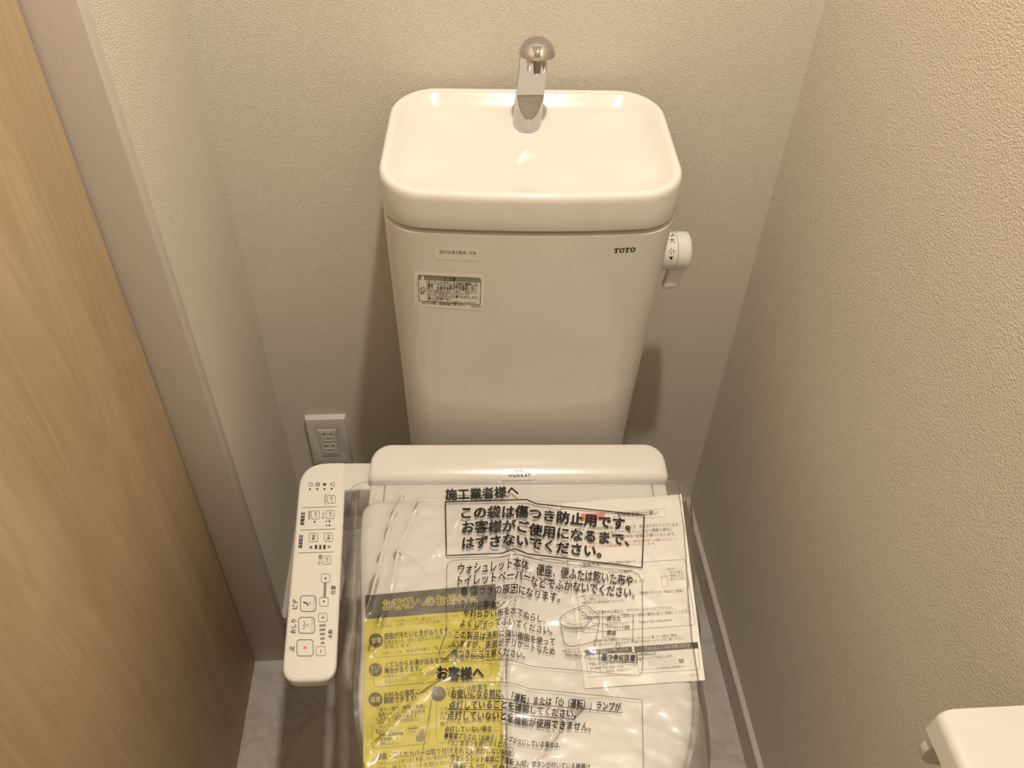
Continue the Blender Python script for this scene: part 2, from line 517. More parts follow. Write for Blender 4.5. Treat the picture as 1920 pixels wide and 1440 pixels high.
# ------------------------------------------------------------------ ceiling lamp
lamp = empty('ceiling_downlight', (LAMP.x, LAMP.y, ZC), 'round recessed downlight with white ring in the ceiling', 'lamp')
n = 40
def circ(r, z): return [(LAMP.x + r * math.cos(k / n * 2 * math.pi), LAMP.y + r * math.sin(k / n * 2 * math.pi), z) for k in range(n)]
v, f = loft([circ(.062, ZC), circ(.062, ZC - .003), circ(.058, ZC - .006), circ(.050, ZC - .006), circ(.046, ZC - .0005)], False, False)
mesh('ring', v, f, PLASTIC, lamp, 40)
v, f = loft([circ(.046, ZC - .0008), circ(.046, ZC - .0022)])
mesh('diffuser', v, f, DIFFUSER, lamp, 40)
ld = bpy.data.lights.new('ceiling_lamp_offscreen', 'AREA'); ld.shape = 'DISK'; ld.size = 0.06
ld.energy = LAMP_POWER; ld.color = LAMP_COLOR
lo = bpy.data.objects.new('ceiling_lamp_offscreen', ld); C.objects.link(lo)
lo.location = (LAMP.x, LAMP.y, ZC - .008)
lo.parent = lamp; lo.location = (0, 0, -.008)

# ------------------------------------------------------------------ toilet: bowl, tank, basin lid, spout, lever
toilet = empty('toilet', L(0, -.42, 0), 'white ceramic toilet with hand-washing basin tank against the back wall', 'toilet')
def Lloft(name, ringlist, material, parent, ang=50, cap0=True, cap1=True):
    v, f = loft(ringlist, cap0, cap1); return mesh(name, v, f, material, parent, ang)

bowl_r = []
for z, hx, yb, yf, rf in [(0, .118, -.17, -.60, .10), (.02, .115, -.17, -.60, .10), (.10, .108, -.17, -.60, .10), (.20, .112, -.17, -.625, .108),
                          (.28, .130, -.17, -.665, .125), (.34, .155, -.17, -.71, .15), (.385, .172, -.17, -.735, .165), (.405, .176, -.17, -.742, .17), (.410, .172, -.174, -.738, .166)]:
    bowl_r.append(Lr(rrect(hx, yb, yf, .03, rf), z))
Lloft('bowl', bowl_r, CERAMIC, toilet)

HX = .1725
crest = lambda y: .927 + (y + .02) * .105
def lid_ring(i, zf, taper=.045):
    return Lr(rrect(HX - i, -.016 - i, -.230 + i, max(.056 - i * .8, .012), max(.050 - i * .75, .012), .011 * (1 - min(1, i / .08)), taper), zf)
BOT = .8575
rr = [lid_ring(.030, BOT + .004), lid_ring(.006, BOT + .001), lid_ring(.003, BOT), lid_ring(.0008, BOT + .0012), lid_ring(0, BOT + .004)]
rr += [lid_ring(0, lambda x, y: BOT + (crest(y) - .010 - BOT) * .5)]
for i, dz in [(0, -.010), (.0003, -.0062), (.0012, -.0032), (.0027, -.0012), (.0046, -.0002), (.0065, 0), (.0086, -.0008), (.011, -.0026),
              (.0140, -.0054), (.0175, -.0086), (.022, -.0120), (.028, -.0152), (.036, -.0182), (.046, -.0208), (.058, -.0232), (.072, -.0256), (.088, -.0272)]:
    wflat = max(0.0, (i - .02) / .07)
    rr.append(lid_ring(i, lambda x, y, dz=dz, w=wflat: (crest(y) + dz) * (1 - w * .6) + (.889) * w * .6))
tank_lid = Lloft('basin_lid', rr, CERAMIC, toilet, 60)
tank_lid['label'] = 'glossy white basin lid on top of the tank'

tb = []
for z, t in [(.400, 1), (.405, 1), (.45, .93), (.55, .73), (.65, .5), (.75, .26), (.84, .05), (.851, .02), (.8535, .02)]:
    ins = .006 if z in (.400,) else (.004 if z == .8535 else 0)
    hx = .1728 - .0085 * t - ins
    tb.append([L(x - .004 * t, y, z) for x, y in rrect(hx, -.022 - ins, -.2285 + .018 * t + ins, .03, .043, .0105)])
tank = Lloft('tank', tb, TANKM, toilet, 50)
# neck joining tank and bowl
Lloft('tank_seat', [Lr(rrect(.12, -.05, -.21, .02, .03), z) for z in (.36, .401)], CERAMIC, toilet)

# spout: leaning chrome column with the front cut flat, hood and nozzle
NS = 56
def spout_ring(z, cx, cy, r, clip):
    pts = []
    for k in range(NS):
        a = k / NS * 2 * math.pi
        x, y = r * math.cos(a), r * math.sin(a) * 1.05
        if y < -clip:
            y = -clip
        pts.append((cx + x, cy + y, z))
    return pts
SX, SY = .0905, -.057
rings = []
zz0, zz1 = .888, .9955
for k in range(41):
    t = k / 40
    z = zz0 + (zz1 - zz0) * t
    cx = SX + .0055 * t; cy = SY - .012 * t ** 1.6
    r = .0182 - .0012 * t + (.0008 * max(0, (.04 - t) / .04))
    u = (z - .912) / (zz1 - .912)
    clip = r * 1.06 if u < 0 else max(r * (1.05 - 1.9 * u), r * .38)
    rings.append(spout_ring(z, cx, cy, r, clip))
for dz, k in [(.005, .97), (.010, .82), (.0135, .5), (.0145, .12)]:
    rings.append([(SX + .0055 + (p[0] - SX - .0055) * k, SY - .014 + (p[1] - SY + .012) * k, zz1 + dz) for p in rings[40]])
v, f = loft(rings)
spout = mesh('spout', v, f, CHROME, toilet, 38, 'polished chrome spout')
hr = []
hx0, hy0, hz0 = SX + .0075, SY - .0215, .9950
for k in range(15):
    a = k / 14 * math.pi / 2
    rr_ = .0212 * math.cos(a) if k < 14 else .0004
    hr.append([(hx0 + rr_ * math.cos(q / NS * 2 * math.pi),
                hy0 + .006 * math.sin(a) + rr_ * .92 * math.sin(q / NS * 2 * math.pi), hz0 + .0175 * math.sin(a)) for q in range(NS)])
hr.insert(0, [(hx0 + (p[0] - hx0) * .9, hy0 + (p[1] - hy0) * .9, p[2] + .0015) for p in hr[0]])
v, f = loft(hr)
hood = mesh('hood', v, f, CHROME, spout, 38)
nz = [[(hx0 + .0115 * s * math.cos(q / 28 * 2 * math.pi), hy0 - .003 + .0115 * s * math.sin(q / 28 * 2 * math.pi), z) for q in range(28)]
      for z, s in ((.9985, 1), (.978, 1), (.977, .93), (.977, .7), (.982, .68))]
v, f = loft(nz); mesh('nozzle', v, f, CHROME, spout, 38)

# flush lever on the right side of the tank
lev = L(0, 0, 0)
LY, LZ = -.118, .744
def xr(x, r, ys=1.0, n=44):
    return [(x, LY + r * math.cos(k / n * 2 * math.pi), LZ + r * math.sin(k / n * 2 * math.pi)) for k in range(n)]
v, f = loft([xr(.235, .0258), xr(.2905, .0258), xr(.2908, .0246)])
lever_base = mesh('flush_lever', v, f, PLASTIC, toilet, 40, 'white flush lever marked with two kanji')
v, f = loft([xr(.2908, .0246), xr(.2912, .0262), xr(.3050, .0262), xr(.3084, .0252), xr(.3104, .0226), xr(.3112, .019)])
mesh('knob', v, f, PLASTIC, lever_base, 40)
hp = []
for t in [k / 10 for k in range(11)]:
    z = LZ - .018 - .036 * t; yy = LY - .006 - .003 * t
    wx = .0125 - .002 * t; wy = .0085 - .003 * t; cx = .2975 - .004 * t * t - .003 * t
    if t == 1: wx *= .8; wy *= .7
    hp.append([(cx + wx * math.copysign(abs(math.cos(a)) ** .55, math.cos(a)), yy + wy * math.copysign(abs(math.sin(a)) ** .55, math.sin(a)), z)
               for a in [k / 24 * 2 * math.pi for k in range(24)]])
v, f = loft(hp); mesh('handle', v, f, PLASTIC, lever_base, 50)
pr = Print(Surf(lever_base))
pr.poly(INK, [(1257, 443), (1261, 437), (1265, 442)])
pr.text(INK, '大', [(1255, 456), (1266, 455)], 10.5)
pr.text(INK, '小', [(1253.5, 476), (1265, 475)], 11)
pr.poly(INK, [(1254.5, 481), (1262.5, 481), (1258, 488.5)])
pr.emit(lever_base)

# stickers and print on the tank
tsurf = Surf(tank, 0.0003)
def patch(name, surf, corners, off, material, parent, n=8, label=None, rnd=0):
    p2 = Print(surf); old = surf.off; surf.off = off
    p2.quad(material, corners, n); surf.off = old
    o = mesh(name, p2.v[material.name], p2.f[material.name], material, parent, 60, label)
    return o
st = patch('warning_sticker', tsurf, [(776, 507.5), (908, 513), (906.7, 581), (777.5, 574)], .0003, STICK, toilet, 8, 'white warning sticker with black-framed text')
pr = Print(Surf(st, .0002))
pr.quad(BARINK, [(785, 516.6), (900.5, 522.6), (900.8, 530), (785.5, 524.5)])
pr.line(INKS, [(786, 516), (899, 521.8), (901.5, 524), (900.3, 569), (898, 571.2), (789, 564.6), (786.5, 562.5), (784, 518)], 1.1, True)
pr.line(INKS, [(800, 525.5), (801.2, 565)], .6)
pr.text(INK, '⚠ 注意', [(831.5, 525.5), (854, 526.8)], 6.5, .015)
for body, a, b, h, w in [('タンクふたやタンク内部の掃除には、', (801.3, 531.5), (897.5, 536), 5.2, .012), ('酸性・アルカリ性洗剤は使用しない', (801.7, 536.7), (894, 541), 5.0, .012),
                         ('また、芳香洗浄剤などを使用しない', (801.7, 541.6), (894, 545.6), 5.0, .012), ('内部の樹脂部品を傷め、水漏れして家財などを', (801.9, 546.6), (894, 550.5), 3.9, 0),
                         ('ぬらす拡大損害発生のおそれがあります。', (802, 551), (881.7, 554), 3.9, 0), ('タンクふたやタンクに寄りもたれしたり、', (802.3, 556.2), (896.7, 560.4), 5.0, .012),
                         ('強く力を掛けない', (802.5, 561.4), (847.5, 563), 5.0, .012), ('ふたが落下したり、タンクが破損することがあります。', (802.6, 565.6), (894, 569.4), 3.5, 0),
                         ('お手入れの際は、取扱説明書をご覧ください。', (791, 569.6), (872.5, 574), 3.7, .006), ('H041S5N', (883, 575.4), (903, 576.4), 3.6, .006), ('禁止', (788.4, 551.4), (796.4, 551.6), 3.6, .006)]:
    pr.text(INKS, body, [a, b], h, w)
pr.ring(INKS, 793, 543, 4.8, 4.4, 1.0); pr.line(INKS, [(789.8, 540), (796.2, 546)], 1.0)
pr.emit(st)
ms = patch('model_sticker', tsurf, [(814, 462), (899, 464), (898.5, 489), (814.5, 486)], .0002, subtle('clear_sticker', (0.79, 0.775, 0.745), .25), toilet, 6, 'small clear sticker with faded model number')
pr = Print(Surf(ms, .0002)); pr.text(MODELINK, 'SH341BA V6', [(824, 475), (893, 477.3)], 7.6, .012); pr.emit(ms)
pr = Print(tsurf); logo(pr, INK, 1150, 474.5, 1191.5, 472, 8.6); pr.emit(tank)

# ------------------------------------------------------------------ bidet seat unit
bidet = empty('bidet_seat', L(0, -.42, .41), 'white electric bidet seat unit with side control panel and closed lid', 'bidet seat')
# rear body
Lloft('body', [LBr(rrect(hx, -.262, -.352, .02, .012), z) for z, hx in ((.412, .19), (.415, .195), (.480, .2045), (.4865, .2045), (.4885, .2025))], PLASTIC, bidet, 40)
# arm between body and panel
v, f = box_data((0, 0, 0), (1, 1, 1))
def wbox(name, pts, z0s, z1s, material, parent, bev):
    v = [(p[0], p[1], z) for p, z in zip(pts, z0s)] + [(p[0], p[1], z) for p, z in zip(pts, z1s)]
    o = mesh(name, v, [(3, 2, 1, 0), (4, 5, 6, 7), (0, 1, 5, 4), (1, 2, 6, 5), (2, 3, 7, 6), (3, 0, 4, 7)], material, parent)
    shade(o, 30); bevel(o, bev, 3); return o
wbox('panel_arm', [(-.1730, -.306), (-.108, -.308), (-.108, -.263), (-.1750, -.2605)], [.43] * 4, [.4905, .4905, .4955, .4955], PLASTIC, bidet, .003)
# top cover: crowned, sloping forward
cov = []
for i, dz in [(0, -.034), (0, -.0065), (.0008, -.0036), (.0026, -.0013), (.0052, -.0002), (.009, 0), (.0145, .0002), (.021, .0003)]:
    def zf(x, y, dz=dz):
        t = min(1, max(0, (-.259 - y) / .054))
        return (.4875 if dz < -.03 else .5215 - .009 * t - .0065 * t ** 4 + dz)
    cov.append(LBr(rrect(.2045 - i, -.2575 - i, -.3130 + i, max(.026 - i, .003), max(.008 - i * .3, .002), 0, .022), zf))
cover = Lloft('top_cover', cov, PLASTIC, bidet, 50)
# hinge strip in front of the cover
Lloft('hinge_strip', [LBr(rrect(hx, -.311, -.347, .002, .002), z) for z, hx in ((.47, .1825), (.4955, .1825), (.4965, .1818))], PLASTIC, bidet, 40)
for sd in (-1, 1):
    Lloft('hinge_cap', [[LB(sd * .1935 + x, y, z) for x, y in rrect(hx, -.311, -.345, .003, .003)] for z, hx in ((.47, .0095), (.4945, .0095), (.4958, .0086))], PLASTIC, bidet, 40)
# lid and seat outlines
def dshape(hb, yb, hm, ym, yf, r, n=64):
    pts = []
    nb = 14
    for k in range(nb + 1):                     # back edge from right to left
        pass
    right = []
    for k in range(8):
        a = math.pi / 2 * (1 - k / 7)
        right.append((hb - r + r * math.cos(a), yb - r + r * math.sin(a)))
    for k in range(1, 10):
        t = k / 10
        right.append((hb + (hm - hb) * t * t * (3 - 2 * t) , yb - r + (ym - yb + r) * t))
    for k in range(0, 25):
        a = math.pi / 2 * k / 24
        right.append((hm * math.cos(a) ** .92 if k < 24 else 0.0, ym + (yf - ym) * math.sin(a)))
    back = [((hb - r) * (1 - 2 * k / 12), yb) for k in range(1, 12)]
    return right + [(-x, y) for x, y in right[-2::-1]] + [(-x, y) for x, y in back]
lid_z = lambda y: .503 + (y + .335) * .055
def lid_rings(ins, dz): return LBr(dshape(.2105 - ins, -.340 - ins, .192 - ins, -.575, -.795 + ins, max(.022 - ins * .6, .004)), lambda x, y: lid_z(y) + dz)
lid = Lloft('lid', [lid_rings(.004, -.024), lid_rings(.0005, -.0225), lid_rings(0, -.010), lid_rings(.0015, -.0055), lid_rings(.005, -.002), lid_rings(.011, -.0003), lid_rings(.018, 0)], PLASTIC, bidet, 50)
Lloft('seat', [LBr(dshape(.203 - i, -.352 - i, .186 - i, -.575, -.785 + i, .02), lambda x, y, d=dz: lid_z(y) + d) for i, dz in ((.004, -.052), (0, -.048), (0, -.030), (.004, -.026))], PLASTIC, bidet, 50)
# name badge on the cover
csurf = Surf(cover, .0003)
bd = patch('badge', csurf, [(941, 876.5), (1006.5, 875), (1006, 899), (940, 900.5)], .0012, PLASTIC, bidet, 14, 'small rectangular name badge')
pr = Print(Surf(bd, .0004))
logo(pr, INKS, 964, 885.6, 983, 885.2, 4.6, 0.0)
for body, a, b, h, wt in [('W', (953, 894.6), (961.5, 894.3), 6.4, .01), ('a', (962.5, 894.4), (967, 894.3), 7.2, .01), ('SHL', (968, 894.2), (983, 893.7), 6.4, .01), ('é', (984, 893.6), (988.5, 893.4), 7.6, .01), ('T', (989, 893.4), (995.5, 893.2), 6.4, .01)]:
    pr.text(INKS, body, [a, b], h, wt)
pr.emit(bd)

# control panel
PB, PFt = .4965, .462                          # height of the face at the back and at the front
pz = lambda y: PFt + (PB - PFt) * (y + .575) / .315
def panel_outline(i):
    c = [((-.2185 + i, -.5665 + i), .021), ((-.1545 - i, -.5675 + i), .021), ((-.1635 - i, -.2605 - i), .006), ((-.2275 + i, -.2595 - i), .040)]
    pts = []
    for k in range(4):
        p, r = c[k]; a = c[k - 1][0]; b = c[(k + 1) % 4][0]; r = max(r - i, .002)
        p = Vector((*p, 0)); da = (Vector((*a, 0)) - p).normalized(); db = (Vector((*b, 0)) - p).normalized()
        for q in range(11):
            t = q / 10
            pts.append(tuple((p + da * r * (1 - t) ** 2 + db * r * t ** 2))[:2])
        for q in range(1, 8):
            e = p + db * r; nx = Vector((*b, 0)); rn = max(c[(k + 1) % 4][1] - i, .002)
            e2 = nx + (p - nx).normalized() * rn
            pts.append(tuple(e + (e2 - e) * q / 8)[:2])
    return pts
prs = []
for i, dz in [(.010, -.026), (.006, -.0245), (.003, -.018), (.001, -.006), (.0005, -.003), (.0015, -.0008), (.003, 0)]:
    prs.append([(x, y, pz(y) + dz) for x, y in panel_outline(i)])
panel = Lloft('control_panel', prs, PANELM, bidet, 40)
panel['label'] = 'slim control panel with printed push buttons'
# printed face sheet, slightly recessed line round it
sheet_r = [[(x, y, pz(y) + d) for x, y in panel_outline(i)] for i, d in ((.0035, 0.0), (.0038, .0004), (.0048, .0005))]
sheet = Lloft('face_sheet', sheet_r, subtle('face_sheet', (0.80, 0.785, 0.735), .4, .35), panel, 40, cap0=False)
psurf = Surf([panel, sheet], .00035)
PU = (0.081, -0.9967)                          # reading direction of the panel's lettering
pr = Print(psurf)
def ptext(body, cx, cy, ln, h, w=0.006, ink=INKS):
    off = h * .47
    bx, by = cx + .9967 * off, cy + .081 * off
    pr.text(ink, body, [(bx - PU[0] * ln / 2, by - PU[1] * ln / 2), (bx + PU[0] * ln / 2, by + PU[1] * ln / 2)], h, w)
PA = math.radians(4.6)
buttons = []
def button(cx, cy, s, r, w, ink, sx=None):
    """a thin raised key cap with a printed outline"""
    buttons.append((cx, cy, s, r)); pr.rsquare(ink, cx, cy, s, s, r, w, PA - .09)
for cx, cy, s, r, w, ink in [(572, 1215, 30.5, 5, 1.1, INKS), (575, 1172.6, 30, 5, 1.1, INKS), (578, 1132, 29.5, 5, 1.1, INKS), (601.5, 1221, 17.5, 3, .75, GREYINK), (605.5, 1158, 16.5, 3, .75, GREYINK),
                             (607.4, 1128.7, 16.5, 3, .75, GREYINK), (610.6, 1084.3, 16.5, 3, .75, GREYINK), (613, 1050.3, 16, 3, .75, GREYINK), (587.6, 1008, 16, 3, .75, GREYINK), (615.8, 1007.6, 16, 3, .75, GREYINK),
                             (591.5, 965.8, 15.5, 3, .75, GREYINK), (619, 965, 15.5, 3, .75, GREYINK), (621.4, 936.4, 15, 3, .75, GREYINK)]:
    button(cx, cy, s, r, w, ink)
for b in ((546.5, 1216, 10, 10, '止'), (550, 1174.5, 27, 9.5, 'おしり'), (553, 1133, 19, 9.5, 'ビデ')): ptext(b[4], b[0], b[1], b[2], b[3], .01, INK)
pr.poly(ORANGE, [(569.4, 1212), (574.8, 1211.6), (574.5, 1217.2), (569.2, 1217.4)])
ptext('ムーブ入/切', 585.2, 1172.6, 25, 4, 0, GREYINK); ptext('ムーブ入/切', 588.5, 1132, 24, 4, 0, GREYINK)
pr.line(INKS, [(567, 1179.5), (570, 1178.5), (571.5, 1175.5), (570, 1173), (568, 1172.5), (570, 1172), (572, 1169.5), (571, 1166.5), (568.5, 1165.5)], 1.2)
for q in (-3, 0, 3): pr.line(GREYINK, [(573.5, 1172.5), (580, 1172.5 + q)], .6)
pr.disc(INK, 570.5, 1130, 1.8); pr.line(INK, [(572, 1129.5), (575.5, 1132), (577.5, 1136)], 2.4)
for q in (-3, 0, 3): pr.line(GREYINK, [(578.5, 1131.5), (583.5, 1131 + q)], .6)
pr.line(INK, [(601.2, 1224.5), (601.8, 1217.8)], 1.3)
pr.line(INK, [(605.2, 1161.4), (605.8, 1154.6)], 1.2); pr.line(INK, [(602.2, 1157.8), (608.9, 1158.2)], 1.2)
pr.poly(INK, [(605.1, 1126.4), (609.7, 1126.2), (607.3, 1130.8)]); pr.poly(INK, [(608.2, 1086.4), (612.9, 1086.3), (610.7, 1081.9)])
pr.line(BARINK, [(608.6, 1120.4), (609.8, 1092.8)], 5.2)
for x, y, w_ in [(605, 1205.7, 7), (604.9, 1197.4, 8.4), (604.8, 1189, 9.8), (604.7, 1181, 11), (604.8, 1172.8, 12)]:
    pr.line(BARINK, [(x - w_ / 2, y + .4), (x + w_ / 2, y - .4)], 4.3)
ptext('水勢', 619.4, 1189, 17, 8, .006); ptext('位置', 624.6, 1106.5, 17, 8, .006)
ptext('パワー脱臭', 600, 1050, 20, 5.6); ptext('入/切', 613, 1050.3, 10.5, 5.6)
ptext('温度設定', 563.5, 1015.5, 26, 7, .02); ptext('便座', 587.6, 1008, 10.5, 5.5, .012); ptext('温水', 615.8, 1007.6, 10.5, 5.5, .012)
ptext('高', 582.8, 1026.4, 5.3, 5, .012); ptext('低', 616.8, 1025.4, 5.3, 5, .012)
for x in (592.6, 600.6, 608.5):
    pr.line(INKS, [(x - .4, 1029.8), (x + .2, 1021.8)], 4.4); pr.line(PANELM, [(x - 1.5, 1024.5), (x + 2.0, 1024.2)], 0.8)
ptext('節電設定', 567.3, 972.5, 25, 7, .02); ptext('おまかせ', 579.8, 966, 15.5, 5, .008); ptext('タイマー', 606.2, 965.5, 15, 4.6, .008)
ptext('入/切', 591.5, 965.8, 10, 5.4); ptext('入/切', 619, 965, 10, 5.4); ptext('入/切', 621.4, 936.4, 10, 5.4); ptext('ノズルそうじ', 609.8, 936.4, 20, 4.8, .006)
ptext('9', 611.7, 977.8, 3, 4.6); ptext('6', 611.7, 985, 3, 4.6)
for x, y in [(590, 978.5), (617.8, 977.6), (617.7, 985), (581.4, 917.4), (595, 917.2), (608.6, 917), (622, 916.8)]:
    pr.quad(INK, [(x - 1.6, y - 1.4), (x + 1.6, y - 1.5), (x + 1.6, y + 1.4), (x - 1.6, y + 1.5)], 1)
for a, b in [((566.5, 952), (631.8, 950)), ((562.4, 994), (629, 992)), ((559, 1037), (625.6, 1035))]: pr.line(GREYINK, [a, b], .9)
pr.ring(INKS, 582.6, 908.6, 3.6, 3.4, .9, math.radians(-140), math.radians(140)); pr.line(INKS, [(578.6, 908.7), (582, 908.6)], .9)
pr.ring(INKS, 595.7, 908.5, 3.9, 3.5, .9); pr.ring(INKS, 596, 908.5, 2.0, 1.8, .8)
pr.poly(INKS, [(605.2, 908.6), (606.8, 906.2), (609.5, 906), (612.8, 908.4), (609.6, 911), (606.8, 910.8)])
pr.line(INKS, [(619, 908.6), (623.5, 905.2), (627, 905), (627, 911.4), (623.5, 911.6)], .9, True)
pr.emit(panel)
for cx, cy, s, r in buttons:
    pts = []
    for qx, qy, a0 in ((1, 1, 0), (-1, 1, 90), (-1, -1, 180), (1, -1, 270)):
        for k in range(4):
            a = math.radians(a0 + k * 30)
            pts.append((cx + qx * (s / 2 - r - .8) + r * math.cos(a), cy + qy * (s / 2 - r - .8) + r * math.sin(a)))
    lo_, hi_ = [], []
    for x, y in pts:
        psurf.off = .00005; lo_.append(psurf.hit(x, y)); psurf.off = .0003; hi_.append(psurf.hit(cx + (x - cx) * .97, cy + (y - cy) * .97))
    v, f = loft([lo_, hi_], False, True)
    mesh('button', v, f, PANELM, panel, 30)

# ------------------------------------------------------------------ leaflets lying on the lid
LN = Vector((0, -.055, 1)).normalized()
def leaflet(name, corners, h, material, label, curl=None, n=20):
    pl = Plane(L(0, -.5, lid_z(-.5) + h), LN)
    root = empty(name, pl.hit(*[sum(c[k] for c in corners) / 4 for k in (0, 1)]), label, 'leaflet')
    (ax, ay), (bx, by), (cx, cy), (dx, dy) = corners
    V = []; W_ = n + 1
    for layer in (0, 1):
        for j in range(n + 1):
            for i in range(n + 1):
                s, t = i / n, j / n
                p = pl.hit(ax * (1 - s) * (1 - t) + bx * s * (1 - t) + cx * s * t + dx * (1 - s) * t,
                           ay * (1 - s) * (1 - t) + by * s * (1 - t) + cy * s * t + dy * (1 - s) * t)
                z = (curl(s, t) if curl else 0) - layer * .00025
                V.append(p + Vector((0, 0, z)))
    Fc = []
    b = W_ * W_
    for j in range(n):
        for i in range(n):
            q = (j * W_ + i, j * W_ + i + 1, (j + 1) * W_ + i + 1, (j + 1) * W_ + i)
            Fc.append(q[::-1]); Fc.append(tuple(b + k for k in q))
    edge = [i for i in range(W_)] + [j * W_ + n for j in range(1, W_)] + [n * W_ + i for i in range(n - 1, -1, -1)] + [j * W_ for j in range(n - 1, 0, -1)]
    for k in range(len(edge)):
        a, c = edge[k], edge[(k + 1) % len(edge)]
        Fc.append((a, c, b + c, b + a))
    sh = mesh('sheet', V, Fc, material, root, 40)
    return root, sh

ylw, ysh = leaflet('yellow_leaflet', [(685, 1116.7), (929, 1095), (946.5, 1462), (680, 1480)], .0014, YELLOW,
                   'yellow notice leaflet with dark header band under the film on the lid', lambda s, t: .0006 * math.sin(3 * s + 2 * t))
Y = Print(Surf(ysh, .0002))
Y.quad(CHAR, [(685, 1116.7), (929, 1095), (930.8, 1141.7), (685, 1161)], 14)
YT = Print(Surf(ysh, .0004)); YT2 = Print(Surf(ysh, .0006))
YT.text(YINK, 'お客様へのお知らせ', [(717, 1143), (897, 1127.2)], 18, .055)
YT2.text(CHAR, 'お客様へのお知らせ', [(718.8, 1142.8), (895.2, 1127)], 18, 0)
for body, a, b, h, w, ink in [
    ('ウォシュレットをお使いいただき、誠にありがとうございます。', (702.5, 1171), (860, 1157.5), 5.8, 0, OLIVEL), ('この商品は、お使いになる前によくお読みください。', (702, 1178), (862, 1164), 5.8, 0, OLIVEL),
    ('便座が冷たいときがあります。', (720, 1198.5), (845, 1187), 11, .02, OLIVE), ('節電を使うと、便座の温度などを自動で下げて', (721, 1208.5), (851, 1195), 7.5, 0, OLIVEL),
    ('節電します。', (721, 1216.5), (773, 1212.5), 7, 0, OLIVEL), ('※詳しくは、取扱説明書をご覧ください。', (718, 1228), (857, 1213.5), 6, 0, OLIVEL),
    ('ノズルからお湯が出るまで少し時間がかかる', (721, 1252), (908, 1235), 10.5, .016, OLIVE), ('場合があります。', (721, 1263), (790, 1257), 10.5, .016, OLIVE),
    ('水道管やノズルの冷たい水が出るため、', (721, 1273.5), (824, 1264), 7.5, 0, OLIVEL), ('季節しています。', (721, 1281.5), (768, 1277), 7.5, 0, OLIVEL),
    ('お好みの温度に', (720, 1309.5), (787.5, 1301), 10.5, .02, OLIVE), ('調節できます!', (720, 1319), (781, 1313), 10.5, .02, OLIVE),
    ('「温水 / 便座 / 乾燥 / 室暖」', (708, 1334), (797.5, 1327), 7, .004, OLIVE), ('温度レベルと「切」をお好み', (709, 1343.5), (797.5, 1336.5), 7.5, .006, OLIVE),
    ('にあわせて設定できます。', (706, 1352), (785, 1345.5), 7.5, .006, OLIVE), ('※機種によって温度調節箇所は', (706.7, 1358), (785, 1351.5), 5.8, 0, OLIVEL), ('異なります。', (711.7, 1365.5), (741.7, 1363), 5.8, 0, OLIVEL),
    ('➡詳しくは、', (705, 1374), (736, 1372), 6, 0, OLIVE), ('同梱の取扱説明書', (711, 1381), (756, 1378), 6, .008, OLIVE), ('「温度調節」を', (711, 1389.5), (746.7, 1387), 6.5, .006, OLIVE), ('参照ください。', (711, 1398), (748, 1395), 6.5, .004, OLIVE),
    ('リモコンは乾電池', (838, 1297), (914, 1291.5), 9.5, .01, OLIVE), ('で', (838, 1307), (847, 1306), 9, .01, OLIVE), ('リモ', (826, 1333), (840, 1331.8), 7, 0, OLIVE), ('が点', (826, 1341.5), (840, 1340.3), 7, 0, OLIVE), ('は、', (826, 1349.5), (840, 1348.4), 7, 0, OLIVE),
    ('➡詳しくは、取扱説明書', (826, 1360), (905, 1354), 6, 0, OLIVEL), ('便座・便ふたカバーは取り付け', (706, 1424), (848, 1411.5), 11, .014, OLIVE), ('ウォシュレットがうまく着脱しない場合があります。', (706.7, 1436), (862, 1419), 8, 0, OLIVE),
    ('便座・便ふたカバーを取り付けると', (706, 1447), (862, 1431), 8, 0, OLIVE)]:
    Y.text(ink, body, [a, b], h, w)
for cx, cy, r in ((705, 1201, 13.2), (704, 1256, 12.5), (704, 1311.7, 13.3), (822, 1301, 14)): Y.disc(CHAR, cx, cy, r, r * 1.02)
for body, a, b, h in [('節電', (696, 1206), (715.5, 1204.5), 10), ('おしり', (695.5, 1255), (713, 1253.5), 6.5), ('ビデ', (695.5, 1264), (710, 1262.6), 6.5), ('温度', (694.5, 1316.5), (714, 1315), 9.5), ('リモコン', (811.5, 1305.6), (833, 1303.4), 7)]:
    YT.text(YINK, body, [a, b], h, .012)
z3 = lambda P: [(640 + x / 6, 1080 + y / 6) for x, y in P]
z4 = lambda P: [(640 + x / 6, 1250 + y / 6) for x, y in P]
for pts in (z3([(362, 838), (368, 885), (380, 908), (405, 918), (1590, 822), (1645, 805), (1668, 765), (1665, 640), (1650, 605), (1620, 592), (1240, 610)]),
            z3([(365, 1140), (365, 1225), (385, 1250), (1600, 1145), (1660, 1130), (1690, 1095), (1685, 980), (1675, 950), (1640, 935)]),
            z4([(352, 640), (343, 870), (352, 908), (390, 922), (950, 868), (985, 845), (997, 400), (985, 308), (950, 286), (900, 290)]),
            z4([(1070, 395), (1068, 815), (1085, 845), (1115, 857), (1640, 810), (1700, 790), (1722, 740), (1722, 330)]),
            z4([(392, 1020), (355, 1050), (345, 1110), (345, 1200)])):
    Y.line(OLIVE, pts, .7)
cx, cy = 640 + 800 / 6, 1250 + 718 / 6
Y.ring(OLIVE, cx, cy, 12, 9, .6); Y.text(OLIVE, '温度調節', [(764.5, 1368.5), (782, 1367)], 4, .006); Y.text(OLIVE, 'できます', [(766, 1374.5), (781, 1373.2)], 4, .006)
Y.poly(OLIVEL, z4([(835, 790), (850, 770), (880, 765), (905, 790), (938, 775), (930, 830), (900, 848), (860, 850), (838, 820)]))
Y.poly(OLIVEL, z4([(868, 765), (885, 715), (912, 690), (935, 705), (936, 755), (915, 795), (885, 785)]))
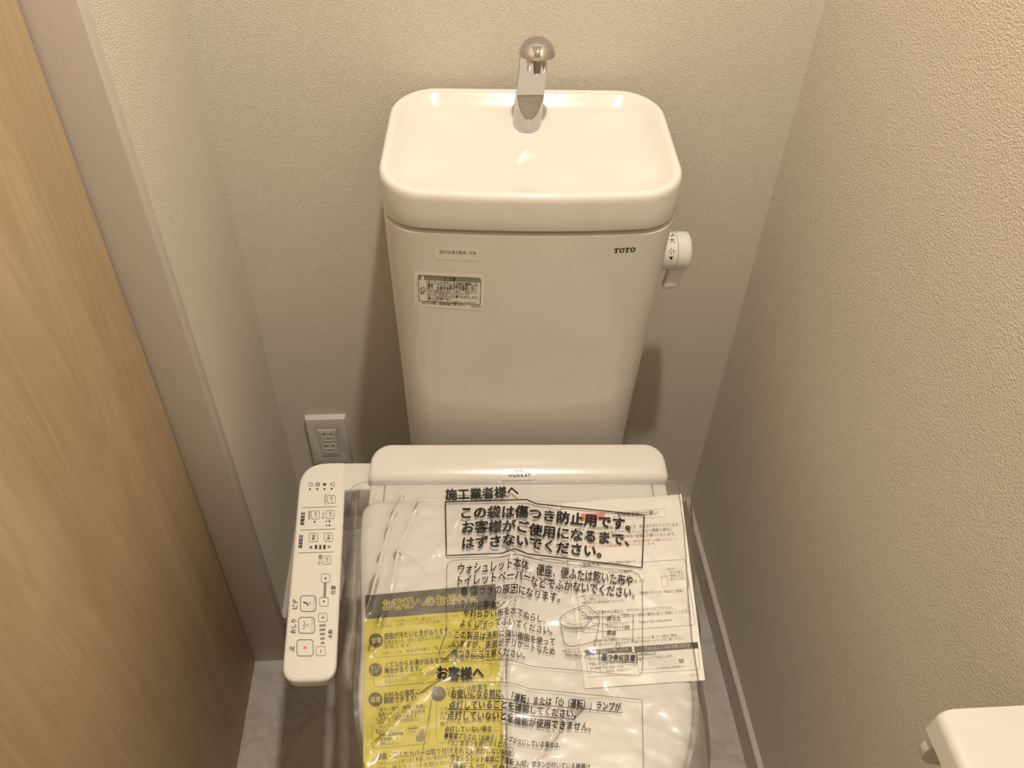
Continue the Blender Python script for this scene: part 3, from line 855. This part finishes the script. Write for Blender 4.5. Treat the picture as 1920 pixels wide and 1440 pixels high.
Y.line(INKS, z4([(1400, 960), (1470, 1015)]), 1.6); Y.line(INKS, z4([(1470, 955), (1400, 1020)]), 1.6)
Y.emit(ysh); YT.emit(ysh); YT2.emit(ysh)

wht, wsh = leaflet('white_leaflet', [(1050, 944), (1277, 928), (1322, 1275), (1096.5, 1291)], .0018, PAPER,
                   'white registration leaflet with small grey print, overhanging the lid beside the right wall', lambda s, t: .0022 * max(0, s - .75) * 4 * (1 - t) ** 2 + .0005 * math.sin(4 * s))
P = Print(Surf(wsh, .0002)); PT = Print(Surf(wsh, .0004))
P.quad(SALMON, [(1089, 963.4), (1134, 961.6), (1134, 975), (1089, 978)], 3)
P.line(LGREYINK, [(1137, 961), (1245, 954.3), (1247.5, 956), (1248.4, 967), (1246, 969), (1137, 975.5)], .6)
for body, a, b, h, w, ink in [
    ('ご愛用者登録のお願い', (1150, 969.8), (1233, 964.8), 8.4, .006, GREYINK),
    ('この度は、TOTO商品をお買い上げいただき、誠にありがとうございます。', (1072, 996.3), (1274, 986), 6.4, 0, GREYINK), ('安全に関する大切なお知らせや、暮らしに役立つ情報の提供に', (1080, 1005), (1261, 995.4), 6.4, 0, GREYINK),
    ('ご使用させていただくため、お客様情報の登録をお願いいたします。', (1069, 1014.4), (1266, 1003.6), 6.4, 0, GREYINK),
    ('すでにご登録のお客様は、もう1枚のご愛用者登録のお願いにもとづ', (1080, 1023.6), (1268, 1012.8), 5.2, 0, REDINK), ('き、お手数ですが登録をお願いいたします。', (1080, 1029.6), (1231, 1021), 5.2, 0, REDINK),
    ('＜登録方法＞', (1085, 1063.4), (1132, 1060.4), 8, .008, GREYINK), ('いずれも登録が可能です。', (1133, 1058.8), (1194, 1055.4), 5.4, 0, GREYINK),
    ('スマートフォン、タブレット端末で', (1096, 1080.6), (1185.6, 1073.4), 6.2, 0, GREYINK), ('登録される場合は、', (1085.5, 1091), (1140, 1087), 6.2, 0, GREYINK), ('右にアクセスし、画面の案内に従って', (1086, 1099.4), (1209.5, 1092), 6.4, 0, GREYINK),
    ('登録してください。', (1088, 1111), (1140, 1107.4), 6.2, 0, GREYINK), ('※詳しくは TOTOホームページにアクセスし、お客様サポートの「製品のご登録」', (1089, 1120.6), (1280, 1110), 5.2, 0, GREYINK),
    ('をご確認ください。', (1095, 1126.6), (1139.5, 1123.8), 5.2, 0, GREYINK), ('※通信料はお客様負担となります。', (1091, 1133), (1172, 1128.4), 5.2, 0, GREYINK),
    ('※商品の', (1249, 1069.5), (1269, 1068), 4.8, 0, LGREYINK), ('表示位置は', (1255.5, 1075.6), (1280, 1074), 4.8, 0, LGREYINK), ('機種により', (1256, 1081.6), (1281, 1080), 4.8, 0, LGREYINK), ('異なります。', (1257, 1088.4), (1286, 1086.6), 4.8, 0, LGREYINK),
    ('パソコンで登録される場合は、TOTOホームページにアクセスし、', (1091, 1152.6), (1266, 1141.6), 6.2, 0, GREYINK), ('お客様サポートの「製品のご登録」より画面の案内に従って登録してください。', (1094, 1162.6), (1296, 1148.8), 6.2, 0, GREYINK),
    ('TOTOホームページ', (1133, 1172.8), (1190, 1169), 6, 0, GREYINK), ('https://jp.toto.com', (1198, 1168.6), (1259.5, 1164.6), 6.4, .004, GREYINK),
    ('お客様の個人情報は、プライバシーポリシーに基づいて適切に管理し、', (1113, 1204.6), (1275, 1193), 5.2, 0, GREYINK), ('取り扱いさせていただきます。詳細はTOTOホームページをご覧ください。', (1113, 1211.8), (1282, 1198.6), 5.2, 0, GREYINK),
    ('TOTO(株)お客様相談室', (1103, 1239.6), (1176, 1234), 6.4, .004, GREYINK), ('TEL 0120-55-1133', (1104, 1248.4), (1174, 1242.8), 6.6, .006, GREYINK), ('受付時間 平日 9:00～17:00', (1106, 1256.6), (1169, 1251.4), 5.6, 0, GREYINK),
    ('(土・日・祝日・夏期休暇・年末年始を除く)', (1106, 1263.4), (1186.5, 1256.8), 4.6, 0, LGREYINK), ('24時間365日', (1194.5, 1230.6), (1230, 1228), 5.8, .006, GREYINK), ('自動チャットでお答えします。', (1194.5, 1238.8), (1261.5, 1232.6), 6, .004, GREYINK),
    ('ウォシュレットチャットボット', (1219, 1246), (1269, 1242.4), 4.4, 0, LGREYINK), ('「ウォシュレット」はTOTO株式会社の登録商標です。', (1199, 1257.6), (1284, 1251.4), 4.6, 0, GREYINK), ('007182', (1294.5, 1268.8), (1313, 1267), 4.8, 0, LGREYINK)]:
    P.text(ink, body, [a, b], h, w)
P.line(GREYINK, [(1198, 1054.5), (1282, 1049), (1285.6, 1052), (1303, 1167), (1301, 1172), (1095, 1187), (1090.5, 1182), (1075.5, 1068), (1077.5, 1064), (1083, 1063.2)], .7)
P.line(LGREYINK, [(1239.6, 1081), (1250, 1078.5), (1253, 1098.6), (1242.2, 1101.4)], .9, True); P.line(LGREYINK, [(1240.2, 1083.2), (1250.4, 1080.8)], .9)
P.quad(CHAR, [(1096, 1219), (1184, 1212.5), (1185.6, 1222), (1098.5, 1229)], 4); P.quad(CHAR, [(1189, 1212.3), (1308, 1204), (1309.5, 1215.8), (1190.5, 1224)], 5)
PT.text(WINK, 'ご購入商品のお問い合わせ', [(1108, 1225.6), (1178, 1220)], 6, .006); PT.text(WINK, 'ウォシュレット®のお問い合わせ', [(1209.5, 1219), (1293, 1213)], 6.4, .006)
P.line(GREYINK, [(1098.5, 1229), (1104, 1270), (1192, 1263.3), (1185.6, 1222)], .6); P.line(GREYINK, [(1190.5, 1224), (1198, 1262.6), (1312, 1255.5), (1309.5, 1216)], .6)
P.line(LGREYINK, [(1216, 1240), (1272.5, 1236.4), (1273.5, 1244.4), (1216.8, 1248.6)], .6, True)
P.quad(CHAR, [(1273, 1236), (1281.4, 1235.4), (1282.2, 1243), (1274, 1243.8)], 2); PT.ring(WINK, 1277.2, 1239, 2, 1.9, .7); PT.line(WINK, [(1278.6, 1240.6), (1280.4, 1242.4)], .8)
P.emit(wsh); PT.emit(wsh)

# ------------------------------------------------------------------ clear bag over lid and seat
def seg_dist(p, a, b):
    ax, ay = a; bx, by = b; dx, dy = bx - ax, by - ay
    t = max(0, min(1, ((p[0] - ax) * dx + (p[1] - ay) * dy) / (dx * dx + dy * dy)))
    qx, qy = ax + dx * t, ay + dy * t
    return math.hypot(p[0] - qx, p[1] - qy), (dx * (p[1] - ay) - dy * (p[0] - ax))
def on_lid(px, py):
    q = Plane(L(0, -.5, lid_z(-.5) + .005), LN).hit(px, py); return (q.x, q.y)
# creases seen in the film: photo polyline, height, width, one-sided step
CREASE = [([(757, 925), (735, 975), (712, 1060), (700, 1110), (690, 1145)], .0045, .0045), ([(795, 930), (770, 985), (748, 1035), (735, 1105), (716, 1160), (700, 1215)], .0040, .0045),
          ([(958, 1115), (915, 1145), (870, 1195), (830, 1235), (790, 1262)], .0045, .005), ([(830, 1262), (780, 1300), (735, 1345), (690, 1400)], .0045, .006), ([(948, 1225), (946, 1300), (947, 1380), (948, 1460)], .004, .004),
          ([(985, 930), (1000, 1000), (1010, 1050), (1030, 1110)], .0030, .006), ([(1045, 935), (1062, 1010), (1060, 1060), (1075, 1120)], .0025, .006), ([(895, 985), (930, 1015), (975, 1040)], .003, .008),
          ([(1115, 1300), (1085, 1330), (1050, 1365), (1015, 1415)], .0035, .005), ([(1100, 1150), (1085, 1200), (1075, 1270)], .002, .006), ([(748, 1035), (775, 1055), (800, 1085)], .002, .003),
          ([(1190, 1110), (1235, 1135), (1275, 1130)], .0015, .006), ([(870, 960), (850, 1000), (820, 1035)], .0025, .006), ([(960, 1040), (975, 1120), (960, 1190), (945, 1240)], .0035, .012)]
CR_W = []
for pts, h, w in CREASE:
    q = [on_lid(*p) for p in pts]
    CR_W.append((q, h, w, min(a for a, b in q) - .025, max(a for a, b in q) + .025, min(b for a, b in q) - .025, max(b for a, b in q) + .025))
def cover_top(ly):
    t = min(1, max(0, (-.259 - ly) / .054)); return .5215 - .009 * t - .0065 * t ** 4
def bag_point(u, ly):
    """u across the bag, -1..1; ly along the lid in the toilet's frame"""
    # lid half-width at this depth
    if ly > -.575:
        t = min(1, max(0, (-.34 - ly) / .235)); hw = .2105 - .0185 * t * t * (3 - 2 * t)
    else:
        s = min(.985, (-.575 - ly) / .22); hw = .192 * math.sqrt(max(0.03, 1 - s * s)) ** .9
    hw = max(hw, .09)
    side = -1 if u < 0 else 1
    a = abs(u)
    top = .80
    nz = lambda x, y, z=0: noise.noise(Vector((x, y, z)))
    base = lid_z(ly) + .0048
    if ly > -.345:
        k = min(1, (ly + .345) / .022); k = k * k * (3 - 2 * k)
        base = base * (1 - k) + (max(cover_top(min(ly, -.262)), .49) + .0035) * k if abs(u) * (hw + .0) / top < .205 or True else base
    if a <= top:
        x = side * (hw + .004) * a / top - .006; z = base
        drop = 0
    else:
        q = (a - top) / (1 - top)                # down the side
        wob = nz(ly * 14, side * 3.3, 1.7)
        outw = .004 + (.026 + .010 * wob) * min(1, q * 1.3)
        x = side * (hw + outw) - .006
        depth = (.085 + .03 * nz(ly * 9, side * 7.1, 4.2)) * (1.0 if ly < -.36 else max(.10, (-.30 - ly) / .06))
        z = base - .001 - depth * q ** 1.25
        drop = q
    wx, wy, _ = L(x, ly, 0)
    # ripples
    edge = max(0.0, 1 - drop * 1.0)
    q1 = nz(wx * 9, wy * 9)
    z += (.0013 * nz(wx * 16, wy * 13, 3) + .0017 * nz(wx * 30 + 2 * q1, wy * 46 + q1, 7) + .0009 * nz(wx * 60 + 3 * q1, wy * 85, 2) + .0012) * edge * (1.0 if ly < -.345 else .45)
    for pts, h, w, bx0, bx1, by0, by1 in CR_W:
        if not (bx0 < wx < bx1 and by0 < wy < by1): continue
        best = 1; sg = 1
        for i in range(len(pts) - 1):
            d, s_ = seg_dist((wx, wy), pts[i], pts[i + 1])
            if d < best: best, sg = d, s_
        if best < .03:
            ww = w * (.62 if sg > 0 else 1.5)
            z += h * (1 + .7 * nz(wx * 40, wy * 60, 11)) * math.exp(-(best / ww) ** 1.25) * edge * 1.35
    if drop > 0:
        amp = .004 * drop
        x2 = amp * nz(wy * 16, side * 2.0, z * 14) + .002 * drop * nz(wy * 30, side * 5.0, z * 25)
        wx += x2
    return (wx, wy, z)
NU, NV = 300, 280
V = []
for j in range(NV + 1):
    t = j / NV
    for i in range(NU + 1):
        u = -1 + 2 * i / NU
        back = -.3185 + .005 * noise.noise(Vector((u * 2.3, 2.2, 0))) + .0015 * noise.noise(Vector((u * 9, 1.2, 0))) - (.014 * max(0, abs(u) - .86) / .14)
        ly = back + (-.785 - back) * t
        V.append(bag_point(u, ly))
Fc = [(j * (NU + 1) + i, (j + 1) * (NU + 1) + i, (j + 1) * (NU + 1) + i + 1, j * (NU + 1) + i + 1) for j in range(NV) for i in range(NU)]
bag = empty('plastic_bag', L(0, -.55, .40), 'clear crinkled protective plastic bag with black printed notice over the toilet lid', 'bag')
film = mesh('film', V, Fc, FILM, bag)
for p_ in film.data.polygons: p_.use_smooth = True
film.data.update()
# welded hem along the open end
hem = []
for i in range(NU + 1):
    p0 = Vector(V[i]); hem.append(p0)
ringsH = []
for i, p0 in enumerate(hem):
    d = (hem[min(i + 1, NU)] - hem[max(i - 1, 0)]).normalized()
    s1 = d.cross(Vector((0, 0, 1))).normalized(); s2 = d.cross(s1)
    ringsH.append([tuple(p0 + s1 * .0005 * math.cos(k * math.pi / 3) + s2 * .0005 * math.sin(k * math.pi / 3)) for k in range(6)])
v, f = loft(ringsH); mesh('hem', v, f, FILM, bag, 60)

B = Print(Surf(film, .00035))
def bt(body, pts, h, w=0.0, ink=INK): B.text(ink, body, pts, h, w)
bt('施工業者様へ', [(835, 936), (900, 934), (945, 931), (973, 927)], 19, .028)
B.line(INK, [(835, 941), (987, 937), (1006, 945), (1208, 966), (1204, 1064.6), (1060, 1047), (990, 1039), (965, 1029), (941, 1037.5), (837, 1042)], 2.3, True)
bt('この袋は傷つき防止用です。', [(864, 971), (985, 968), (1015, 975), (1050, 979), (1110, 985), (1182, 993)], 21, .026)
bt('お客様がご使用になるまで、', [(865, 998), (975, 995), (1000, 1003), (1080, 1012), (1180, 1022)], 21, .026)
bt('はずさないでください。', [(866, 1028), (930, 1024), (955, 1020), (975, 1022), (1000, 1028), (1050, 1036), (1128, 1044)], 21, .026)
B.line(INKS, [(837, 1187), (837.5, 1065), (840, 1056), (848, 1051), (927, 1047), (958, 1040), (970, 1040), (987, 1045), (1028, 1054), (1080, 1060), (1185, 1071), (1197, 1077), (1204, 1090), (1205, 1140), (1205, 1250), (1203, 1261), (1197, 1266),
              (1188, 1267), (1126, 1261), (1020, 1252), (995, 1249), (970, 1241), (947, 1236), (927, 1238), (887, 1241), (842, 1240), (828, 1234), (823, 1224), (830, 1203)], .9, True)
bt('ウォシュレット本体、便座、便ふたは乾いた布や', [(858, 1076), (922, 1071), (963, 1063), (983, 1067), (1000, 1076), (1092, 1087), (1186, 1098)], 20, .010)
bt('トイレットペーパーなどでふかないでください。', [(858, 1098), (915, 1093), (968, 1085), (990, 1090), (1003, 1100), (1073, 1107), (1140, 1115), (1190, 1121)], 19, .010)
bt('● 傷つきの原因になります。', [(864, 1115), (925, 1114), (965, 1110), (1000, 1120), (1050, 1128)], 16.5, .010)
bt('お手入れの際は・・・・', [(853, 1138), (920, 1139), (940, 1136), (968, 1131)], 13, .006)
bt('やわらかい布を水でぬらし、', [(868, 1156), (930, 1156), (950, 1151), (965, 1150), (993, 1162), (1022, 1168)], 14, .006)
bt('よくしぼってふいてください。', [(862, 1174), (912, 1177), (940, 1171), (960, 1172), (993, 1182), (1035, 1189)], 14, .006)
bt('この製品は洗剤に強い樹脂を使って', [(852, 1196), (908, 1199), (945, 1193), (960, 1193), (980, 1200), (1008, 1207), (1040, 1210)], 14, .006)
bt('いますが、表面がデリケートなため', [(849, 1213), (920, 1215), (942, 1210), (958, 1210), (993, 1219), (1040, 1228)], 13.5, .006)
bt('傷つきにご注意ください。', [(846, 1231), (918, 1232), (942, 1227), (984, 1235)], 13.5, .006)
bt('お客様へ', [(819, 1271), (870, 1274), (908, 1270)], 23, .030)
B.line(INKS, [(787, 1440), (816, 1278), (944, 1279.5), (968, 1283), (992, 1291.5), (1204, 1312), (1207, 1442)], .9)
bt('お使いになる前に、「運転」または「⏻（運転）」ランプが', [(845.5, 1307), (940, 1307), (970, 1315), (1000, 1320), (1087, 1326), (1164, 1333)], 15, .016)
B.line(INK, [(848, 1308.6), (944, 1309.8), (989, 1319.4), (1166.5, 1336.4)], 1.3)
bt('点灯していることを確認してください。', [(841, 1328.6), (945, 1327.4), (972, 1333), (1003, 1338.6), (1080, 1346)], 15, .016)
B.line(INK, [(841, 1330.4), (948.5, 1331), (991.7, 1342), (1079, 1348.6)], 1.3)
bt('点灯していないと全機能が使用できません。', [(838, 1348.5), (946, 1349), (970, 1357), (1004, 1362.5), (1108, 1370)], 15.5, .016)
bt('点灯していない場合…', [(833.5, 1372), (932, 1371)], 10.5, .006)
bt('●電源プラグの「切表示」ランプが点灯している場合は、', [(833.5, 1383), (912, 1389), (945, 1387.5), (977, 1396), (1008, 1400), (1050, 1402)], 10.5, .008)
bt('「入」ボタンを押してください。', [(841, 1397.5), (944, 1400), (962, 1405.6)], 10.5, .006)
bt('〈それでも点灯しない場合〉', [(846, 1411.5), (930, 1413), (964, 1418)], 10.5, .006)
bt('ウォシュレット本体に「運転 入/切」ボタンが付いている機種は、', [(845, 1425), (944, 1429.5), (968, 1436), (1110, 1444)], 11.5, .008)
bt('「運転 入/切」ボタンを押して', [(843, 1441), (940, 1445), (1010, 1455)], 11.5, .008)
zb = lambda Q: [(1020 + x / 5.647, 1100 + y / 5.647) for x, y in Q]
B.line(INKS, zb([(350, 225), (270, 262), (190, 310), (163, 350), (175, 390), (240, 425), (330, 435), (430, 427), (500, 350), (365, 230)]), 1.1, step=3)
B.line(INKS, zb([(355, 225), (400, 208), (440, 203), (465, 210), (578, 300), (586, 392), (455, 438)]), 1.1, step=3)
B.line(INKS, zb([(178, 430), (212, 585), (230, 615), (262, 630), (310, 632), (545, 583), (582, 395)]), 1.1, step=3)
B.line(INKS, zb([(168, 385), (185, 415), (240, 442), (330, 449), (440, 440)]), 1.4, step=3); B.line(INKS, zb([(500, 350), (530, 330), (580, 318)]), .9)
B.line(INKS, zb([(230, 385), (320, 405), (400, 398), (470, 372)]), .7)
for q in ([(400, 310), (655, 325)], [(515, 385), (655, 400)], [(440, 435), (655, 480)]): B.line(INKS, zb(q), .7)
for q in ((400, 310), (515, 385)): B.disc(INKS, *zb([q])[0], 1.0, n=10)
B.dashed(INK, zb([(622, 262), (945, 300), (942, 568), (622, 533), (622, 262)]), 1.1, 2.6, 1.5)
B.line(INKS, zb([(768, 590), (800, 592), (800, 625), (818, 627), (785, 662), (752, 624), (768, 624)]), .8, True)
for body, a, b, h, w in [('便ふた', (660, 352), (815, 362), 7.8, .010), ('ウォシュレット本体', (655, 432), (905, 448), 7.4, .008), ('便座', (660, 502), (762, 510), 7.8, .012), ('※製品によりイラストと', (195, 692), (535, 716), 5.6, .004), ('形状が異なります。', (225, 737), (495, 757), 5.6, .004)]:
    bt(body, zb([a, b]), h, w)
B.line(INK, zb([(585, 675), (985, 706), (985, 810), (585, 778)]), 1.2, True)
bt('傷つきに注意', zb([(608, 765), (968, 782)]), 10.5, .028)
B.emit(film)

# ------------------------------------------------------------------ wall outlet
ox0, ox1 = -0.2763, -0.2063
oz1 = 0.3255
outlet = empty('wall_outlet', ((ox0 + ox1) / 2, 0, oz1 - .06), 'beige double power outlet on the back wall left of the tank', 'outlet')
ocx = (ox0 + ox1) / 2 + .0005; ocz = oz1 - .0605
def rect(x0, x1, z0, z1, y): return [(x0, y, z0), (x1, y, z0), (x1, y, z1), (x0, y, z1)]
v, f = loft([rect(ox0 - .001, ox1 + .001, oz1 - .121, oz1 + .001, 0), rect(ox0 + .001, ox1 - .001, oz1 - .1185, oz1 - .0015, -.0105),
             rect(ocx - .0168, ocx + .0168, ocz - .0333, ocz + .0333, -.0105), rect(ocx - .0168, ocx + .0168, ocz - .0333, ocz + .0333, 0)], False, False)
pl_ = mesh('cover_plate', v, f, OUTLETM, outlet)
shade(pl_, 30); bevel(pl_, .0006, 2)
def holed(name, xs, zs, holes, y, parent):
    """moulded face at depth y with open cells running back to the wall"""
    V, Fc, idx = [], [], {}
    def q(x, yy, z):
        k = (round(x, 6), yy, round(z, 6))
        if k not in idx: idx[k] = len(V); V.append((x, yy, z))
        return idx[k]
    nx, nz = len(xs) - 1, len(zs) - 1
    solid = lambda i, j: 0 <= i < nx and 0 <= j < nz and (i, j) not in holes
    for i in range(nx):
        for j in range(nz):
            if not solid(i, j): continue
            a, b, c, d = xs[i], xs[i + 1], zs[j], zs[j + 1]
            Fc.append((q(a, y, c), q(b, y, c), q(b, y, d), q(a, y, d)))
            for (di, dj), (p0, p1) in (((-1, 0), ((a, c), (a, d))), ((1, 0), ((b, c), (b, d))), ((0, -1), ((a, c), (b, c))), ((0, 1), ((a, d), (b, d)))):
                if not solid(i + di, j + dj):
                    Fc.append((q(p0[0], y, p0[1]), q(p1[0], y, p1[1]), q(p1[0], -.0002, p1[1]), q(p0[0], -.0002, p0[1])))
    return mesh(name, V, Fc, OUTLETM, parent, 30)
s0, s1 = ocz + .0165, ocz - .0145
holed('socket_block', [ocx - .0165, ocx - .0137, ocx + .0137, ocx + .0165], [ocz - .033, s1 - .0127, s1 + .0137, s0 - .0127, s0 + .0137, ocz + .033], {(1, 1), (1, 3)}, -.0125, outlet)
BRASS = mat('contact_metal', (0.45, 0.36, 0.22), 0.45, 1.0)
for cz in (s0, s1):
    xs = [ocx + d for d in (-.0135, -.0074, -.0052, -.0034, -.0022, .0022, .0034, .0052, .0074, .0135)]
    zs = [cz + d for d in (-.0125, -.0078, -.0054, -.0042, .0018, .0026, .0094, .0102, .0135)]
    hl = {(1, 4), (1, 5), (1, 6), (1, 3 + 1), (7, 5), (7, 4), (1, 6)} | {(i, 1) for i in (3, 4, 5)} | {(4, 2)}
    so = holed('socket', xs, zs, hl, -.0133, outlet)
    for dx in (-.0063, .0063):
        box('contact', (ocx + dx - .0010, -.0030, cz + .0030), (ocx + dx + .0010, -.0004, cz + .0090), BRASS, so)
    box('contact', (ocx - .0030, -.0030, cz - .0074), (ocx + .0030, -.0004, cz - .0058), BRASS, so)
    box('ledge', (ocx - .0095, -.0142, cz + .0004), (ocx + .0095, -.0130, cz + .0012), OUTLETM, so, .0003)
    box('ledge', (ocx - .0060, -.0142, cz - .0104), (ocx + .0060, -.0130, cz - .0090), OUTLETM, so, .0003)

# ------------------------------------------------------------------ paper holder on the right wall
hz = .742
hold = empty('paper_holder', (XR, -.83, hz - .05), 'white toilet paper holder with flat cover on the right wall', 'paper holder')
box('back_plate', (XR - .012, -.895, hz - .085), (XR, -.765, hz - .004), PLASTIC, hold, .003)
for y in (-.893, -.775):
    pts = []
    n_ = 18
    cxa = XR - .058
    for k in range(n_ + 1):
        a = math.pi * .5 + math.pi * k / n_
        pts.append((cxa + .027 * math.cos(a), hz - .045 + .027 * math.sin(a)))
    pts += [(XR - .010, hz - .075), (XR - .010, hz - .012)]
    v, f = loft([[(x, yy, z) for x, z in pts] for yy in (y, y + .008)])
    o = mesh('side_arm', v, f, GREYPL, hold, 40); bevel(o, .001, 2)
# cover plate: flat, with its room edge rolled down
prof = []
n_ = 10
x_in, x_out = XR - .001, .3835
prof_top = [(x_in, hz)] + [(x_out + .0 - .0085 * math.sin(k / n_ * math.pi / 2), hz - .0085 * (1 - math.cos(k / n_ * math.pi / 2))) for k in range(n_ + 1)]
xe = prof_top[-1][0]
prof_top += [(xe - .0006, hz - .018), (xe - .0012, hz - .026)]
prof = prof_top + [(xe + .0022, hz - .026), (xe + .0026, hz - .010), (x_out, hz - .0035), (x_in, hz - .0035)]
rings = []
ya, yb = -.7585, -.903
for k in range(9):
    a = k / 8 * math.pi / 2
    rings.append((ya - .006 + .006 * math.sin(a), .006 * (1 - math.cos(a))))
stations = [(ya, .006)] + [(ya - .006 * (1 - math.cos(k / 6 * math.pi / 2)), .006 * (1 - math.sin(k / 6 * math.pi / 2))) for k in range(1, 7)]
stations += [(yb + ya - y, s) for y, s in stations[::-1]]
rings = [[(x + s * max(0, min(1, (XR - x) / .07)), y, z) for x, z in prof] for y, s in stations]
v, f = loft(rings)
mesh('cover', v, f, HOLDM, hold, 40)

bpy.data.objects.remove(_fo)
